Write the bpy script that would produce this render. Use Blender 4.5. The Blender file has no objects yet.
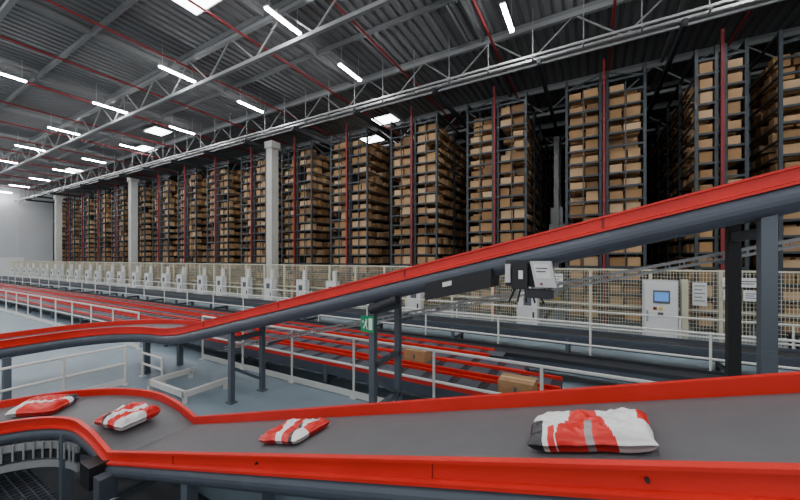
import bpy, math, random
from mathutils import Vector, Matrix, noise
random.seed(7)
ZC=3.4; FZ=0.88
scene=bpy.context.scene
# ---------------------------------------------------------------- materials
def mat(name,col,rough=.5,metal=0,var=0.0,scale=3.0,emit=None,estr=0,spec=.5):
    m=bpy.data.materials.new(name); m.use_nodes=True
    nt=m.node_tree; b=nt.nodes['Principled BSDF']
    b.inputs['Base Color'].default_value=(*col,1)
    b.inputs['Roughness'].default_value=rough
    b.inputs['Metallic'].default_value=metal
    b.inputs['Specular IOR Level'].default_value=spec
    if emit:
        b.inputs['Emission Color'].default_value=(*emit,1)
        b.inputs['Emission Strength'].default_value=estr
    if var>0:
        tc=nt.nodes.new('ShaderNodeTexCoord'); nz=nt.nodes.new('ShaderNodeTexNoise')
        nz.inputs['Scale'].default_value=scale; nz.inputs['Detail'].default_value=4
        cr=nt.nodes.new('ShaderNodeValToRGB')
        cr.color_ramp.elements[0].position=.3; cr.color_ramp.elements[1].position=.7
        cr.color_ramp.elements[0].color=(*[c*(1-var) for c in col],1)
        cr.color_ramp.elements[1].color=(*[min(1,c*(1+var)) for c in col],1)
        nt.links.new(tc.outputs['Object'],nz.inputs['Vector'])
        nt.links.new(nz.outputs['Fac'],cr.inputs['Fac'])
        nt.links.new(cr.outputs['Color'],b.inputs['Base Color'])
    return m
def mat_island(name,cols,rough=.8):
    m=bpy.data.materials.new(name); m.use_nodes=True
    nt=m.node_tree; b=nt.nodes['Principled BSDF']; b.inputs['Roughness'].default_value=rough
    g=nt.nodes.new('ShaderNodeNewGeometry'); cr=nt.nodes.new('ShaderNodeValToRGB')
    cr.color_ramp.interpolation='CONSTANT'
    n=len(cols)
    while len(cr.color_ramp.elements)<n: cr.color_ramp.elements.new(.5)
    for i,c in enumerate(cols):
        cr.color_ramp.elements[i].position=i/n
        cr.color_ramp.elements[i].color=(*c,1)
    nt.links.new(g.outputs['Random Per Island'],cr.inputs['Fac'])
    nt.links.new(cr.outputs['Color'],b.inputs['Base Color'])
    return m
M={}
M['red']=mat('red_paint',(.74,.022,.014),.42,0,.08,2)
M['redpipe']=mat('sprinkler_red',(.24,.016,.02),.5)
M['belt']=mat('belt_rubber',(.13,.13,.135),.5,0,.06,6)
M['tube']=mat('slate_paint',(.08,.095,.12),.42,.1,.1,3)
M['dark']=mat('dark_steel',(.03,.034,.04),.5,.2)
M['black']=mat('black_plastic',(.012,.013,.015),.5)
M['leg']=mat('grey_leg',(.11,.135,.16),.45,.1)
M['steel']=mat('galvanised',(.42,.43,.43),.45,.3,.1,5)
M['truss']=mat('truss_grey',(.27,.28,.28),.6,.0)
M['deck']=mat('roof_deck',(.20,.205,.205),.9,0,.06,.4,spec=.1)
M['rackst']=mat('rack_steel',(.05,.062,.07),.5,.2)
M['rail']=mat('railing_cream',(.82,.81,.75),.45)
M['fence']=mat('fence_cream',(.70,.66,.50),.5)
M['white']=mat('white_paint',(.82,.82,.80),.5)
M['cab']=mat('cabinet_grey',(.65,.66,.65),.45)
M['floorm']=mat('platform_floor',(.25,.325,.375),.5,0,.10,1.2)
M['floorl']=mat('lower_floor',(.05,.054,.06),.6,0,.3,2)
M['wall']=mat('wall_panel',(.60,.61,.62),.7,0,.03,.3)
M['walld']=mat('wall_dark',(.08,.08,.085),.8,0,.04,.3)
M['col']=mat('column_concrete',(.58,.58,.53),.7,0,.06,2)
M['lamp']=mat('lamp_glow',(1,1,1),.5,emit=(.97,.98,1),estr=155)
M['sky']=mat('skylight_glow',(1,1,1),.5,emit=(.95,.98,1),estr=12)
M['green']=mat('sign_green',(.0,.30,.12),.4)
M['screen']=mat('screen_blue',(.05,.15,.4),.2,emit=(.15,.35,.8),estr=.6)
M['paper']=mat('paper',(.85,.85,.83),.7)
M['ink']=mat('ink_grey',(.12,.13,.15),.7)
M['yellow']=mat('yellow_paint',(.75,.55,.08),.5)
M['card']=mat('cardboard_plain',(.44,.26,.12),.8,0,.1,8)
M['boxes']=mat_island('cardboard',[(.50,.29,.13),(.42,.235,.10),(.58,.36,.18),(.34,.19,.08),(.50,.30,.15),(.68,.46,.26),(.24,.13,.055),(.54,.33,.16),(.38,.22,.10),(.62,.41,.23)])
M['pw']=mat('mailer_white',(.86,.86,.84),.35); M['pr']=mat('mailer_red',(.75,.02,.015),.35)
M['pk']=mat('mailer_black',(.03,.03,.035),.35); M['pg']=mat('mailer_grey',(.38,.36,.36),.4)
# ---------------------------------------------------------------- mesh builder
class MB:
    def __init__(s): s.v=[];s.f=[];s.m=[];s.ms=[]
    def mi(s,k):
        if k not in s.ms: s.ms.append(k)
        return s.ms.index(k)
    def hexa(s,pts,k):
        n=len(s.v); s.v+=[tuple(p) for p in pts]; i=s.mi(k)
        for f in ((0,3,2,1),(4,5,6,7),(0,1,5,4),(1,2,6,5),(2,3,7,6),(3,0,4,7)):
            s.f.append(tuple(n+a for a in f)); s.m.append(i)
    def box(s,x0,x1,y0,y1,z0,z1,k):
        s.hexa([(x0,y0,z0),(x1,y0,z0),(x1,y1,z0),(x0,y1,z0),(x0,y0,z1),(x1,y0,z1),(x1,y1,z1),(x0,y1,z1)],k)
    def beam(s,a,b,w,h,k,up=(0,0,1)):
        a=Vector(a);b=Vector(b);d=(b-a).normalized();u=Vector(up)
        if abs(d.dot(u))>.99: u=Vector((0,1,0))
        sd=d.cross(u).normalized()*w/2; uu=sd.cross(d).normalized()*h/2
        s.hexa([a-sd-uu,a+sd-uu,b+sd-uu,b-sd-uu,a-sd+uu,a+sd+uu,b+sd+uu,b-sd+uu],k)
    def tube(s,a,b,r,k,n=10):
        a=Vector(a);b=Vector(b);d=(b-a).normalized();u=Vector((0,0,1))
        if abs(d.dot(u))>.99:u=Vector((0,1,0))
        p=d.cross(u).normalized();q=p.cross(d)
        i0=len(s.v);i=s.mi(k)
        for c in (a,b):
            for j in range(n):
                t=2*math.pi*j/n; s.v.append(tuple(c+p*r*math.cos(t)+q*r*math.sin(t)))
        for j in range(n):
            s.f.append((i0+j,i0+(j+1)%n,i0+n+(j+1)%n,i0+n+j));s.m.append(i)
        s.f.append(tuple(i0+j for j in range(n))[::-1]);s.m.append(i)
        s.f.append(tuple(i0+n+j for j in range(n)));s.m.append(i)
    def sweep(s,prof,path,k):
        i0=len(s.v);i=s.mi(k);n=len(prof)
        for (x,y,z,tx,ty) in path:
            nx,ny=-ty,tx
            for (l,dz) in prof: s.v.append((x+nx*l,y+ny*l,z+dz))
        for a in range(len(path)-1):
            for j in range(n):
                s.f.append((i0+a*n+j,i0+a*n+(j+1)%n,i0+(a+1)*n+(j+1)%n,i0+(a+1)*n+j));s.m.append(i)
        s.f.append(tuple(i0+j for j in range(n)));s.m.append(i)
        e=i0+(len(path)-1)*n
        s.f.append(tuple(e+j for j in range(n))[::-1]);s.m.append(i)
    def poly(s,pts,k):
        n=len(s.v);s.v+=[tuple(p) for p in pts];s.f.append(tuple(range(n,n+len(pts))));s.m.append(s.mi(k))
    def mesh(s,name,smooth=False):
        me=bpy.data.meshes.new(name);me.from_pydata(s.v,[],s.f)
        for k in s.ms: me.materials.append(M[k])
        me.polygons.foreach_set('material_index',s.m)
        me.update()
        import bmesh
        bm=bmesh.new();bm.from_mesh(me);bmesh.ops.recalc_face_normals(bm,faces=bm.faces);bm.to_mesh(me);bm.free()
        if smooth:
            me.polygons.foreach_set('use_smooth',[True]*len(me.polygons))
        return me
    def obj(s,name,loc=(0,0,0),smooth=False):
        o=bpy.data.objects.new(name,s.mesh(name,smooth));o.location=loc
        scene.collection.objects.link(o);return o
def inst(name,me,loc,rotz=0):
    o=bpy.data.objects.new(name,me);o.location=loc;o.rotation_euler=(0,0,rotz)
    scene.collection.objects.link(o);return o
# ---------------------------------------------------------------- shell
XL,XR,YB,YF=-63,17,47,-9
DECK=ZC+9.0
b=MB(); b.box(XL,XR,YF,YB,-.2,0,'floorl'); b.obj('floor')
b=MB(); b.box(XL,XR,2.78,YB,0.001,FZ,'floorm'); b.box(XL,-7.9,YF,2.78,0.001,FZ,'floorm'); b.obj('floor_platform')
b=MB(); b.box(XL-.3,XL,YF,YB,-.2,DECK+.6,'wall')
for y in range(-8,47,3): b.box(XL,XL+.03,y,y+.06,0,DECK,'cab')
b.box(XL,XL+.05,6,13.5,FZ,FZ+2.6,'white')
b.obj('wall_left')
b=MB(); b.box(XL,XR,YB,YB+.3,-.2,DECK+.6,'walld'); b.obj('wall_back')
b=MB(); b.box(XR,XR+.3,YF,YB,-.2,DECK+.6,'walld'); b.obj('wall_right')
b=MB(); i=b.mi('deck'); p=.36; x=XL; pts=[]
while x<XR:
    pts+=[(x,DECK),(x+.18,DECK),(x+.23,DECK+.07),(x+.31,DECK+.07)]; x+=p
for (x,z) in pts: b.v+=[(x,YF,z),(x,YB,z)]
for j in range(len(pts)-1): b.f.append((2*j,2*j+2,2*j+3,2*j+1)); b.m.append(i)
b.box(XL,XR,YF,YB,DECK+.2,DECK+.3,'deck')
b.obj('ceiling')
# ---------------------------------------------------------------- trusses
def truss(Y,zb=ZC+7.5,zt=ZC+8.75,k='truss'):
    b=MB()
    b.beam((XL+.1,Y,zb),(XR-.1,Y,zb),.13,.13,k); b.beam((XL+.1,Y,zt),(XR-.1,Y,zt),.16,.16,k)
    x=XL+1; n=0
    while x<XR-2:
        b.beam((x,Y,zb),(x+1.5,Y,zt),.05,.05,k); b.beam((x+1.5,Y,zt),(x+3,Y,zb),.05,.05,k); x+=3
    b.obj('roof_truss')
for Y in (-2.5,2.9,8.3,13.6,19,24.4): truss(Y)
b=MB()
for Y,z in ((14.4,ZC+7.75),(13.0,ZC+7.2),(12.7,ZC+7.2)): b.beam((XL+.1,Y,z),(XR-.1,Y,z),.07,.07,'steel')
x=XL+2
while x<XR-1:
    b.beam((x,12.65,ZC+7.13),(x,13.05,ZC+7.13),.05,.04,'truss')
    b.beam((x,12.85,ZC+7.2),(x,12.85,DECK),.03,.03,'truss'); x+=1.6
b.obj('ceiling_cable_tray')
b=MB(); x=-3.3+12
while x>XL:
    b.tube((x,YF+.2,ZC+8.35),(x,YB-.2,ZC+8.35),.045,'redpipe',8); x-=4
b.obj('sprinkler_pipe')
b=MB(); x=XR-1
while x>XL:
    b.box(x-.06,x+.06,YF+.2,YB-.2,DECK-.22,DECK-.005,'deck'); x-=6.6
y=-8
while y<46: b.box(XL+.1,XR-.1,y-.05,y+.05,DECK-.2,DECK-.004,'deck'); y+=2.7
b.obj('roof_purlin')
# ---------------------------------------------------------------- lamps
b=MB()
b.box(-.08,.08,-.75,.75,.0,.05,'white'); b.box(-.055,.055,-.72,.72,-.045,.0,'lamp')
for y in (-.6,.6): b.box(-.008,.008,y-.008,y+.008,.05,1.0,'steel')
lm=b.mesh('ceiling_lamp')
x=-2.4+13.2
while x>XL+1:
    for y in (-3.7,.1,4.1,7.9,11.5):
        if abs(x+15.6)<.1 and y==4.1: continue
        inst('ceiling_lamp',lm,(x,y,ZC+8.0))
    x-=6.6
b=MB(); b.box(-.7,.7,-.5,.5,-.06,-.02,'sky'); b.box(-.78,.78,-.58,.58,-.02,.0,'white'); sm=b.mesh('skylight')
for n,(x,y) in enumerate(((-26,11.9),(-11.6,6.35),(-31,13.3),(-11.3,18.0),(-14,20.5),(-45,13),(-5,-4))):
    inst('window_%d'%(n+1),sm,(x,y,DECK-.21))
# ---------------------------------------------------------------- racks
LV=18; LH=.505
def rack_mesh(W,D=29.0,seed=0):
    rnd=random.Random(seed); b=MB(); ht=LV*LH
    g=.11; half=W/2-g
    y=0
    while y<=D:
        for x in (-W/2,-g,g,W/2):
            if y>6 and abs(x)<W/2-.01: continue
            b.box(x-.045,x+.045,y-.045,y+.045,0,ht+.55,'rackst')
        b.box(-W/2,W/2,y-.04,y+.04,ht+.1,ht+.18,'rackst')
        if y<8:
            b.beam((-W/2,y,ht+.12),(0,y,ht+.5),.04,.04,'rackst'); b.beam((W/2,y,ht+.12),(0,y,ht+.5),.04,.04,'rackst')
        y+=2.4
    for x in (-W/2,W/2): b.box(x-.04,x+.04,0,D,ht+.45,ht+.53,'rackst')
    for l in range(LV):
        z=.2+l*LH
        b.box(-W/2,W/2,-.04,.04,z-.07,z,'rackst')
        for x in (-W/2,W/2): b.box(x-.03,x+.03,0,D,z-.06,z,'rackst')
        for sd in (-1,1):
            y=.05; c=0
            while y<D-.6:
                dy=rnd.choice((.40,.44,.5)); 
                if rnd.random()<(.06 if y<4 else .16): y+=dy+.05; c+=1; continue
                h=rnd.uniform(.26,.40)
                xi=sd*(g+.08); xo=sd*(W/2-.07-rnd.uniform(0,.06))
                if c<2 and half>.8:
                    mid=(xi+xo)/2+rnd.uniform(-.08,.08)
                    a,bb=sorted((xi,mid-sd*.04)); 
                    if rnd.random()<.9: b.box(a,bb,y+rnd.uniform(0,.16),y+dy,z,z+h,'boxes')
                    a,bb=sorted((mid+sd*.04,xo)); h2=rnd.choice((h,rnd.uniform(.2,.40)))
                    if rnd.random()<.9: b.box(a,bb,y+rnd.uniform(0,.16),y+dy,z,z+h2,'boxes')
                else:
                    a,bb=sorted((xi if c<4 else xo-sd*.5,xo)); b.box(a,bb,y,y+dy,z,z+h,'boxes')
                y+=dy+rnd.uniform(.05,.16); c+=1
    b.box(-.02,.02,.3,D,0,ht,'rackst')
    b.box(-.04,.04,-.22,-.13,0,ht+.95,'redpipe')
    for l in range(0,LV,3): b.box(-.1,.1,-.13,-.03,.18+l*LH,.22+l*LH,'rackst')
    if half>.8:
        for sd in (-1,1):
            xm=sd*(g+half/2); b.box(xm-.02,xm+.02,-.03,.01,0,ht,'rackst')
    return b.mesh('storage_rack')
rm=[rack_mesh(2.55,seed=i) for i in range(3)]
rn=rack_mesh(1.25,seed=9)
for k in range(0,15):
    inst('storage_rack',rm[k%3],(.45-4.1*k,15,FZ))
inst('storage_rack',rn,(3.78,15,FZ)); inst('storage_rack',rm[1],(6.45,15,FZ)); inst('storage_rack',rm[0],(10.6,15,FZ))
b=MB()
b.box(-.06,.06,-2.2,28,ZC+6.6-FZ+.3,ZC+6.6-FZ+.5,'dark')
b.beam((0,-2.2,ZC+6.9-FZ),(0,-1.0,ZC+7.7-FZ),.08,.08,'dark')
b.box(-.05,.05,0,28,0,.12,'dark')
cr=b.mesh('crane_rail')
for k in range(-1,15):
    xx=-1.6-4.1*k
    if k==-1: xx=2.45
    inst('aisle_crane_rail',cr,(xx,15,FZ))
b=MB()
b.box(-.12,.12,5,5.25,.13,9.0,'steel'); b.box(-.12,.12,6.6,6.85,.13,9.0,'steel'); b.box(-.25,.25,4.7,7.1,.13,.4,'yellow')
b.box(-.4,.4,5.3,6.5,3.6,4.4,'white'); b.box(-.3,.3,5.2,6.6,4.4,5.3,'steel'); b.box(-.15,.15,5,6.85,8.9,9.1,'steel')
cm=b.mesh('stacker_crane')
for k,dy in ((0,0),(3,4),(6,1)): inst('stacker_crane',cm,(-1.6-4.1*k,15+dy,FZ))
for x in (-17.2,-35.4,-53.6):
    b=MB(); b.box(-.25,.25,-.25,.25,0,9.7,'col'); b.box(-.35,.35,-.35,.35,0,.3,'col'); b.box(-.33,.33,-.33,.33,9.3,9.7,'col')
    b.obj('building_column',(x,14.2,FZ))
# ---------------------------------------------------------------- fence
b=MB(); Y=11.9; h=2.2; x0=-60; x1=12
x=x0
while x<=x1:
    b.box(x-.04,x+.04,Y-.04,Y+.04,FZ,FZ+h,'fence'); x+=1.5
for z in (.08,1.1,h-.03): b.box(x0,x1,Y-.02,Y+.02,FZ+z-.025,FZ+z+.025,'fence')
x=x0
while x<x1:
    b.box(x-.0055,x+.0055,Y-.005,Y+.005,FZ+.1,FZ+h,'fence'); x+=.07
for j in range(1,20):
    z=FZ+.1+j*.105; b.box(x0,x1,Y-.005,Y+.005,z-.0055,z+.0055,'fence')
b.obj('safety_fence')
# ---------------------------------------------------------------- railings
def railing(pts,base,h,name='guard_railing',sp=1.5,w=.045,bars=(1,.55),kick=True,k='rail'):
    b=MB()
    for a,c in zip(pts[:-1],pts[1:]):
        a=Vector((a[0],a[1],base));c=Vector((c[0],c[1],base));L=(c-a).length;n=max(1,round(L/sp))
        for f in bars: b.tube(a+Vector((0,0,h*f)),c+Vector((0,0,h*f)),w/2,k,8)
        if kick: b.beam(a+Vector((0,0,.07)),c+Vector((0,0,.07)),.012,.12,k)
        for j in range(n+1):
            p=a.lerp(c,j/n); b.tube(p,p+Vector((0,0,h)),w/2,k,8)
            b.box(p.x-.06,p.x+.06,p.y-.05,p.y+.05,base,base+.015,k)
    return b.obj(name)
railing([(-58,8.5),(10,8.5)],FZ,1.07,sp=2.0)
railing([(-58,11.0),(10,11.0)],FZ,1.0,sp=2.0,kick=False)
railing([(-8.4,4.83),(1.0,4.83)],FZ,1.07,sp=1.6)
railing([(-30,4.5),(-10.9,4.5)],FZ,1.0,sp=1.6)
railing([(-8.05,-.5),(-8.05,3.1)],FZ,.77,sp=.9)
railing([(-8.3,3.5),(-7.5,3.5)],FZ,.5,sp=1.1,kick=False)
# ---------------------------------------------------------------- straight level lanes
def path_x(xa,xb,y,z): return [(xa,y,z,-1,0),(xb,y,z,-1,0)]
def lane(y0,y1,xa,xb,z,side='red',name='sorter_conveyor',rh=.075,legsp=3.0,slats=False):
    b=MB(); hw=(y1-y0)/2; yc=(y0+y1)/2; P=path_x(xa,xb,yc,z)
    for s in (1,-1):
        b.sweep([(s*hw,0),(s*(hw+.04),0),(s*(hw+.04),-rh),(s*hw,-rh)],P,side)
        b.sweep([(s*hw,-rh),(s*(hw+.03),-rh),(s*(hw+.03),-rh-.18),(s*hw,-rh-.18)],P,'tube')
    b.sweep([(-hw,-.05),(hw,-.05),(hw,-.07),(-hw,-.07)],P,'dark')
    if slats:
        x=xb+.1
        while x<xa: b.box(x,x+.35,yc-hw+.03,yc+hw-.03,z-.05,z-.035,'tube'); x+=.5
    x=xb+.5
    while x<xa:
        for s in (1,-1): b.box(x-.04,x+.04,yc+s*hw-.04,yc+s*hw+.04,FZ,z-rh,'leg')
        b.box(x-.03,x+.03,yc-hw,yc+hw,FZ+.1,FZ+.18,'leg')
        x+=legsp
    return b.obj(name)
ZL=ZC-2.0
lane(5.0,5.5,.3,-50,ZL,slats=True)
lane(5.68,6.12,-.4,-50,ZL+.03,slats=True)
lane(6.3,6.7,-1.0,-50,ZL+.0,slats=True)
lane(6.88,7.28,-1.8,-50,ZL+.04,slats=True)
lane(7.5,8.05,10,-50,ZL-.05,side='dark',name='roller_conveyor')
lane(9.3,10.1,10,-55,ZL+.1,side='tube',name='roller_conveyor')
# ---------------------------------------------------------------- sloped belt conveyors
def rails(b,hw,P,tr=.08,red=.14,zb=.10):
    for s in (1,-1):
        b.sweep([(s*hw,0),(s*(hw+.045),0),(s*(hw+.045),-.018),(s*(hw+.02),-.022),(s*(hw+.02),-red+.03),(s*(hw+.055),-red+.02),(s*(hw+.055),-red),(s*hw,-red)],P,'red')
        c=[(s*(hw-.02)+tr*math.cos(t),-red-tr*.9+tr*1.0*math.sin(t)) for t in [2*math.pi*j/20 for j in range(20)]]
        b.sweep(c,P,'tube')
    b.sweep([(-hw,-zb),(hw,-zb),(hw,-zb-.03),(-hw,-zb-.03)],P,'belt')
    b.sweep([(-hw+.04,-zb-.16),(hw-.04,-zb-.16),(hw-.04,-zb-.18),(-hw+.04,-zb-.18)],P,'dark')
def arc(cx,cy,r,z,a0=90,a1=180,n=24,z1=None):
    o=[]
    for j in range(n+1):
        t=math.radians(a0+(a1-a0)*j/n)
        zz=z if z1 is None else z+(z1-z)*j/n
        o.append((cx+r*math.cos(t),cy+r*math.sin(t),zz,-math.sin(t),math.cos(t)))
    return o
yn,yf=1.70,2.61; hw=(yf-yn)/2; yc=(yf+yn)/2
def z1(x): return ZC-.887+.275*x
P=[(3.2,yc,z1(3.2),-1,0),(-4.75,yc,z1(-4.75),-1,0),(-5.15,yc,ZC-2.10,-1,0),(-5.3,yc,ZC-2.08,-1,0)]
A=arc(-5.6,.75,yc-.75,ZC-2.06)
P1=P+A+[(A[-1][0],-2.5,ZC-2.06,0,-1)]
b=MB(); rails(b,hw,P1,tr=.085)
x=2.6
while x>-4.6:
    for s,y in ((1,yn-.03),(-1,yf+.03)):
        b.tube((x,y-.012,z1(x)-.065),(x,y+.012,z1(x)-.065),.009,'dark',8)
    x-=2.4
for x in (1.9,-.75,-3.4):
    b.beam((x,yn-.023,z1(x)-.02),(x,yn-.023,z1(x)-.115),.003,.006,'redpipe')
for x in (1.6,-.9,-3.2,-4.9):
    zt=z1(x)-.25 if x>-4.8 else ZC-2.3
    for y in (yn+.02,yf-.02):
        b.box(x-.05,x+.05,y-.05,y+.05,0,zt,'leg'); b.box(x-.1,x+.1,y-.08,y+.08,0,.02,'leg')
    b.box(x-.03,x+.03,yn,yf,.5 if zt>.8 else .3,.58 if zt>.8 else .38,'leg')
for (x,y) in ((-5.9,1.63),(-6.5,.95),(-7.35,1.2),(-6.4,2.4)):
    b.box(x-.05,x+.05,y-.05,y+.05,0,ZC-2.26,'leg')
for dz,kk in ((-.30,'steel'),(-.42,'dark'),(-.54,'steel')):
    Q=[(p[0],p[1],p[2]+dz,p[3],p[4]) for p in A]+[(A[-1][0],-2.5,ZC-2.06+dz,0,-1)]
    b.sweep([(hw+.02,0),(hw+.05,0),(hw+.05,-.09),(hw+.02,-.09)],Q,kk)
    b.sweep([(hw-.25,0),(hw-.22,0),(hw-.22,-.09),(hw-.25,-.09)],Q,kk)
for j in range(14):
    t=math.radians(92+j*6.6); c,s=math.cos(t),math.sin(t)
    b.tube((-5.6+.88*c,.75+.88*s,ZC-2.36),(-5.6+.88*c,.75+.88*s,ZC-2.56),.012,'steel',6)
    b.tube((-5.6+.9*c,.75+.9*s,ZC-2.4),(-5.6+1.85*c,.75+1.85*s,ZC-2.4),.02,'steel',8)
b.box(-5.0,-4.75,1.5,1.68,ZC-2.55,ZC-2.3,'black'); b.box(-4.7,-4.55,1.52,1.68,ZC-2.7,ZC-2.38,'tube')
b.obj('belt_conveyor',smooth=False)
b=MB(); b.box(-.28,.28,-.14,.14,-.12,.12,'dark'); b.tube((-.28,0,0),(-.55,0,0),.11,'tube',14); b.box(-.1,.1,-.1,.1,.12,.2,'tube')
for j in range(6): b.tube((-.31-.035*j,0,0),(-.32-.035*j,0,0),.125,'dark',14)
b.tube((.0,0,-.12),(0,0,-.62),.04,'leg'); b.box(-.12,.12,-.12,.12,-.68,-.6,'leg')
b.obj('drive_motor',(-3.45,1.42,.98))
b=MB()
x=-7.8
while x<-1.5: b.box(x-.008,x+.008,-2.5,1.6,.27,.30,'tube'); x+=.09
y=-2.5
while y<=1.6: b.box(-7.8,-1.5,y-.008,y+.008,.27,.30,'tube'); y+=.09
for x in (-7.7,-4.6,-1.6):
    for y in (-2.4,1.5): b.box(x-.04,x+.04,y-.04,y+.04,0,.27,'dark')
b.obj('grating_platform')
# C2 diagonal
yn2,yf2=3.6,4.4; hw2=(yf2-yn2)/2; yc2=(yn2+yf2)/2
def z2(x): return ZC+.356+.245*x
P=[(4.2,yc2,z2(4.2),-1,0),(-6.9,yc2,z2(-6.9),-1,0),(-7.4,yc2,ZC-1.42,-1,0),(-7.7,yc2,ZC-1.45,-1,0)]
A=arc(-7.8,2.3,yc2-2.3,ZC-1.46)
P2=P+A+[(A[-1][0],-2.5,ZC-1.46,0,-1)]
b=MB(); rails(b,hw2,P2,tr=.105,red=.14)
for x in (3.4,1.9,.1,-1.97,-4.2,-6.2):
    b.beam((x,yn2-.023,z2(x)-.02),(x,yn2-.023,z2(x)-.12),.02,.006,'redpipe')
def leg2(x,yy=(3.62,4.32),w=.12,k='leg',far=None):
    t=z2(x)-.3
    for j,y in enumerate(yy):
        b.box(x-w/2,x+w/2,y-w/2,y+w/2,FZ,t,k if j==0 else (far or k)); b.box(x-w,x+w,y-w*.8,y+w*.8,FZ,FZ+.02,k)
    m=FZ+(t-FZ)*.45
    b.beam((x,yy[0],m+.05),(x,yy[1],m-.35),.05,.05,k); b.beam((x,yy[0],t-.15),(x,yy[1],t-.15),.06,.08,k)
leg2(1.177,w=.09,far='black'); leg2(-2.46,w=.08,yy=(3.62,4.27)); leg2(-5.43,w=.08,yy=(3.62,4.25)); leg2(3.6,w=.12)
b.box(-2.5,-2.42,3.62,4.27,FZ+1.1,FZ+1.16,'leg')
b.box(-2.5,-2.42,3.62,4.27,FZ+.5,FZ+.56,'leg')
for (x,y) in ((-8.9,1.7),(-9.75,1.7),(-8.4,3.62),(-8.4,4.3)): b.box(x-.05,x+.05,y-.05,y+.05,FZ,ZC-1.75,'leg')
def hung(x0,x1,y0,y1,d0,d1,k):
    b.hexa([(x0,y0,z2(x0)-d1),(x1,y0,z2(x1)-d1),(x1,y1,z2(x1)-d1),(x0,y1,z2(x0)-d1),(x0,y0,z2(x0)-d0),(x1,y0,z2(x1)-d0),(x1,y1,z2(x1)-d0),(x0,y1,z2(x0)-d0)],k)
hung(-1.62,-.88,3.42,3.8,.25,.44,'black')
hung(-1.4,-1.3,3.40,3.42,.28,.33,'paper')
b.tube((-2.45,3.55,z2(-2.45)-.42),(-2.05,3.55,z2(-2.05)-.36),.06,'dark',12)
b.obj('inclined_conveyor')
# control box on conveyor
b=MB()
def tb(x0,x1,y0,y1,z0,z1_,k,t=.10):
    sh=lambda z:-t*(z-(ZC-.15))
    b.hexa([(x0+sh(z0),y0,z0),(x1+sh(z0),y0,z0),(x1+sh(z0),y1,z0),(x0+sh(z0),y1,z0),(x0+sh(z1_),y0,z1_),(x1+sh(z1_),y0,z1_),(x1+sh(z1_),y1,z1_),(x0+sh(z1_),y1,z1_)],k)
tb(-.47,-.29,3.34,3.44,ZC-.27,ZC-.03,'cab',.2); tb(-.445,-.315,3.335,3.34,ZC-.19,ZC-.06,'paper',.2)
tb(-.43,-.33,3.33,3.335,ZC-.1,ZC-.09,'ink',.2); tb(-.43,-.35,3.33,3.335,ZC-.13,ZC-.12,'ink',.2); tb(-.42,-.4,3.33,3.335,ZC-.25,ZC-.23,'redpipe',.2)
b.box(-.66,-.52,3.36,3.46,ZC-.3,ZC-.05,'black')
b.box(-.73,-.68,3.38,3.44,ZC-.24,ZC-.06,'cab')
b.box(-.55,-.3,3.38,3.46,ZC-.38,ZC-.3,'dark')
b.box(-.74,-.3,3.46,3.5,ZC-.28,ZC-.02,'dark')
b.box(-.6,-.56,3.355,3.36,ZC-.2,ZC-.12,'paper')
for j in range(5): b.tube((-.64+j*.05,3.4,ZC-.30),(-.7+j*.08,3.42,ZC-.43),.009,'black',6)
b.obj('conveyor_control_box')
# cable tray parallel
b=MB()
def zt(x): return ZC-.3+.245*x
for y in (4.5,4.6,4.7): b.beam((-7,y,zt(-7)),(3.5,y,zt(3.5)),.018,.018,'steel')
for y in (4.5,4.7): b.beam((-7,y,zt(-7)+.06),(3.5,y,zt(3.5)+.06),.022,.022,'steel')
x=-6.95
while x<3.5:
    b.beam((x,4.5,zt(x)),(x,4.7,zt(x)),.012,.012,'steel')
    for y in (4.5,4.7): b.beam((x,y,zt(x)),(x,y,zt(x)+.06),.012,.012,'steel')
    x+=.12
for x in (-5.43,-2.46,1.177): b.box(x-.02,x+.02,4.38,4.72,zt(x)-.05,zt(x)-.01,'leg')
b.obj('wire_cable_tray')
# exit sign
b=MB(); b.box(-.1,.1,0,.015,-.105,.105,'green')
y=-.003
def fl(pts,k='paper'): b.poly([(p[0],y,p[1]) for p in pts],k)
fl([(.025,-.07),(.08,-.07),(.08,.08),(.025,.08)])
fl([(-.02,.045),(0,.045),(0,.065),(-.02,.065)])
fl([(-.04,-.01),(-.01,-.01),(0,.04),(-.03,.04)])
fl([(-.04,-.01),(-.025,-.01),(-.05,-.06),(-.065,-.05)])
fl([(-.025,-.01),(-.01,-.01),(.01,-.06),(-.003,-.065)])
fl([(-.085,.03),(-.055,.05),(-.055,.01)])
b.box(-.012,.012,.015,.048,-.06,.06,'leg')
b.obj('exit_sign',(-2.49,3.53,ZC-.85))
# ---------------------------------------------------------------- floor frame
b=MB(); 
b.beam((-7.3,3.2,FZ+.16),(-6.1,3.2,FZ+.16),.06,.10,'rail'); b.beam((-6.1,3.17,FZ+.16),(-6.1,4.0,FZ+.16),.06,.10,'rail')
b.beam((-7.3,3.17,FZ+.16),(-7.3,4.0,FZ+.16),.06,.10,'rail')
for x,y in ((-7.3,3.2),(-6.1,3.2),(-6.1,3.95),(-7.3,3.95)): b.box(x-.03,x+.03,y-.03,y+.03,FZ,FZ+.14,'rail')
b.obj('floor_curb_frame')
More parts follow.
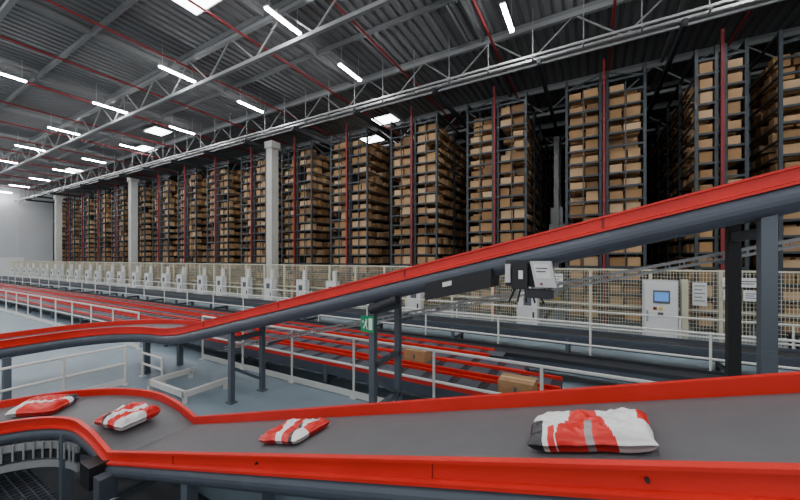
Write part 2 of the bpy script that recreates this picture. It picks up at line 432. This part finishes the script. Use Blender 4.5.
# ---------------------------------------------------------------- cabinets & signs on right
b=MB()
b.box(0,.74,-.4,0,.05,1.92,'cab'); b.box(.02,.72,-.415,-.4,.1,1.88,'white'); b.box(.2,.56,-.43,-.415,1.3,1.65,'ink')
b.box(.23,.53,-.435,-.43,1.36,1.6,'screen'); b.box(.3,.42,-.43,-.415,.98,1.06,'ink'); b.box(.05,.09,-.44,-.415,.8,1.1,'steel')
b.box(0,.74,-.38,-.02,0,.05,'dark'); b.box(.2,.28,-.43,-.415,1.12,1.2,'redpipe'); b.box(.32,.4,-.43,-.415,1.12,1.2,'yellow')
b.obj('control_cabinet',(1.28,11.7,FZ))
b=MB(); b.box(-.07,.07,-.07,.07,0,1.95,'fence'); b.box(-.12,.12,-.12,.12,0,.02,'fence'); b.obj('fence_post',(2.18,11.5,FZ))
def notice(x,z,w,h,n=5,Y=11.79):
    b=MB(); b.box(0,w,-.01,0,0,h,'paper')
    for j in range(n):
        zz=h-.08-j*(h-.12)/n; b.box(.04,w-.04-.06*(j%2),-.014,-.01,zz-.02,zz,'ink')
    for sx in (0,w-.01): b.box(sx,sx+.01,0,.1,h*.4,h*.6,'steel')
    b.obj('notice_board',(x,Y,z))
notice(2.4,ZC-1.28,.3,.62); notice(3.0,ZC-.75,.7,.24,2); notice(3.02,ZC-1.1,.3,.28,3); notice(3.4,ZC-1.1,.3,.28,3)
notice(-1.1,ZC-.95,.35,.45,4); notice(5.2,ZC-.9,.3,.4,3)
b=MB()
b.box(-.3,.3,-.25,0,0,1.5,'cab'); b.box(-.28,.28,-.265,-.25,.05,1.45,'white'); b.box(-.12,.12,-.275,-.265,1.0,1.25,'ink'); b.box(-.07,.07,-.06,.06,1.5,1.95,'white')
b.box(.15,.2,-.28,-.265,.6,.8,'dark')
ac=b.mesh('aisle_cabinet')
for k in range(0,14): 
    inst('aisle_control_cabinet',ac,(-1.75-4.1*k,11.6,FZ))
    if k>1: inst('aisle_control_cabinet',ac,(-3.6-4.1*k,11.6,FZ))
b=MB(); b.box(-.5,.5,-.2,.2,.7,.74,'dark')
for x in (-.45,.45):
    for y in (-.17,.17): b.box(x-.02,x+.02,y-.02,y+.02,0,.7,'dark')
b.box(-.35,.3,-.15,.15,.35,.6,'leg'); b.box(-.45,.45,-.17,.17,.3,.35,'dark'); b.obj('work_table',(4.6,11.4,FZ))
def carton(x,y,z,w,d,h):
    b=MB(); b.box(-w/2,w/2,-d/2,d/2,0,h,'card'); b.box(-w/2,w/2,-.03,.03,h,h+.003,'boxes'); b.box(-.02,.02,-d/2-.003,-d/2,h*.3,h*.7,'ink')
    b.obj('cardboard_box',(x,y,z))
zs=ZL-.034
carton(-.95,5.25,zs,.5,.36,.22); carton(-2.95,5.9,zs+.03,.45,.32,.22); carton(-9,5.9,zs+.03,.4,.3,.22)
# ---------------------------------------------------------------- parcels
def patA(u,v):
    if u<-.72 and v<-.1+.5*(u+1): return 'pk'
    if -.62<u<-.5 and v<-.55: return 'pr'
    if -.36+.12*v<u<.30-.15*v: 
        if .0<u<.12 and v<.1: return 'pg'
        return 'pr'
    if u>.86 and v>.2: return 'pr'
    return 'pw'
def patB(u,v):
    if abs(u-.15*v)<.13: return 'pw'
    if u>.45 and v<-.1+.6*(u-.45): return 'pw'
    if u<-.6 and -.3<v<.25: return 'pw'
    if -.45<u<-.2 and v<-.6: return 'pk'
    return 'pr'
def patC(u,v):
    if u+.5*v<-.55: return 'pr'
    if -.1<u+.4*v<.28: return 'pr'
    if .28<=u+.4*v<.42 and v<.4: return 'pk'
    if u>.7 and v>-.2: return 'pr'
    return 'pw'
def patD(u,v):
    if abs(v-.35*u)<.22: return 'pw'
    if v>.35*u+.22 and u<.1: return 'pr'
    if v<.35*u-.22 and u>-.4: return 'pr'
    if u>.55: return 'pk'
    return 'pw' if u<-.6 else 'pr'
def bag(x,y,z,L,Wd,H,pat,rz=0,tilt=0,seed=0):
    nx,ny=84,56; b=MB()
    for side in (1,-1):
        i0=len(b.v)
        for i in range(ny+1):
            for j in range(nx+1):
                u=-1+2*j/nx; v=-1+2*i/ny
                e=(max(0,1-abs(u)**10)**.5)*(max(0,1-abs(v)**9)**.5)
                n=noise.noise(Vector((u*1.6+seed*7,v*1.3,side)))*.5
                r=1-abs(noise.noise(Vector((u*2.6+seed*3,v*2.2+u,2.2))))*2.6
                n+=max(-.4,r)*.22+noise.noise(Vector((u*7,v*6,seed)))*.14
                hh=H/2*e*(.8+n) if side==1 else -H/2*e*.85
                ex=1+.05*noise.noise(Vector((v*2.5+seed,3,0))); ey=1+.10*noise.noise(Vector((u*2.5,seed,7)))
                b.v.append((u*L/2*ex,v*Wd/2*ey,hh+H*.43))
        for i in range(ny):
            for j in range(nx):
                a=i0+i*(nx+1)+j; q=(a,a+1,a+nx+2,a+nx+1); b.f.append(q if side==1 else q[::-1])
                b.m.append(b.mi(pat(-1+2*(j+.5)/nx,-1+2*(i+.5)/ny)))
    me=b.mesh('parcel_bag')
    import bmesh
    bm=bmesh.new();bm.from_mesh(me);bmesh.ops.remove_doubles(bm,verts=bm.verts,dist=.0003);bm.to_mesh(me);bm.free()
    me.polygons.foreach_set('use_smooth',[True]*len(me.polygons))
    o=bpy.data.objects.new('parcel_bag',me);o.location=(x,y,z);o.rotation_euler=(0,tilt,rz);scene.collection.objects.link(o)
T=-math.atan(.275)
bag(0.0,2.08,z1(0)-.098,.58,.33,.12,patA,.0,T,1)
bag(-2.36,2.2,z1(-2.36)-.098,.52,.40,.10,patC,-.05,T,2)
bag(-5.30,2.08,ZC-2.158,.50,.50,.17,patB,.2,0,3)
bag(-6.75,1.65,ZC-2.158,.55,.50,.15,patD,.7,0,4)
bag(.05,5.25,zs,.4,.35,.12,patB,.3,0,5)
# ---------------------------------------------------------------- world, camera
w=bpy.data.worlds.new('world');scene.world=w;w.use_nodes=True
w.node_tree.nodes['Background'].inputs[0].default_value=(.9,.95,1,1);w.node_tree.nodes['Background'].inputs[1].default_value=1.0
cam=bpy.data.cameras.new('camera');co=bpy.data.objects.new('camera',cam);scene.collection.objects.link(co)
cam.sensor_width=36;cam.lens=335/800*36;cam.shift_y=.01;cam.clip_start=.05;cam.clip_end=300
co.location=(0,0,ZC);co.rotation_euler=(math.radians(90),0,math.radians(29.6));scene.camera=co
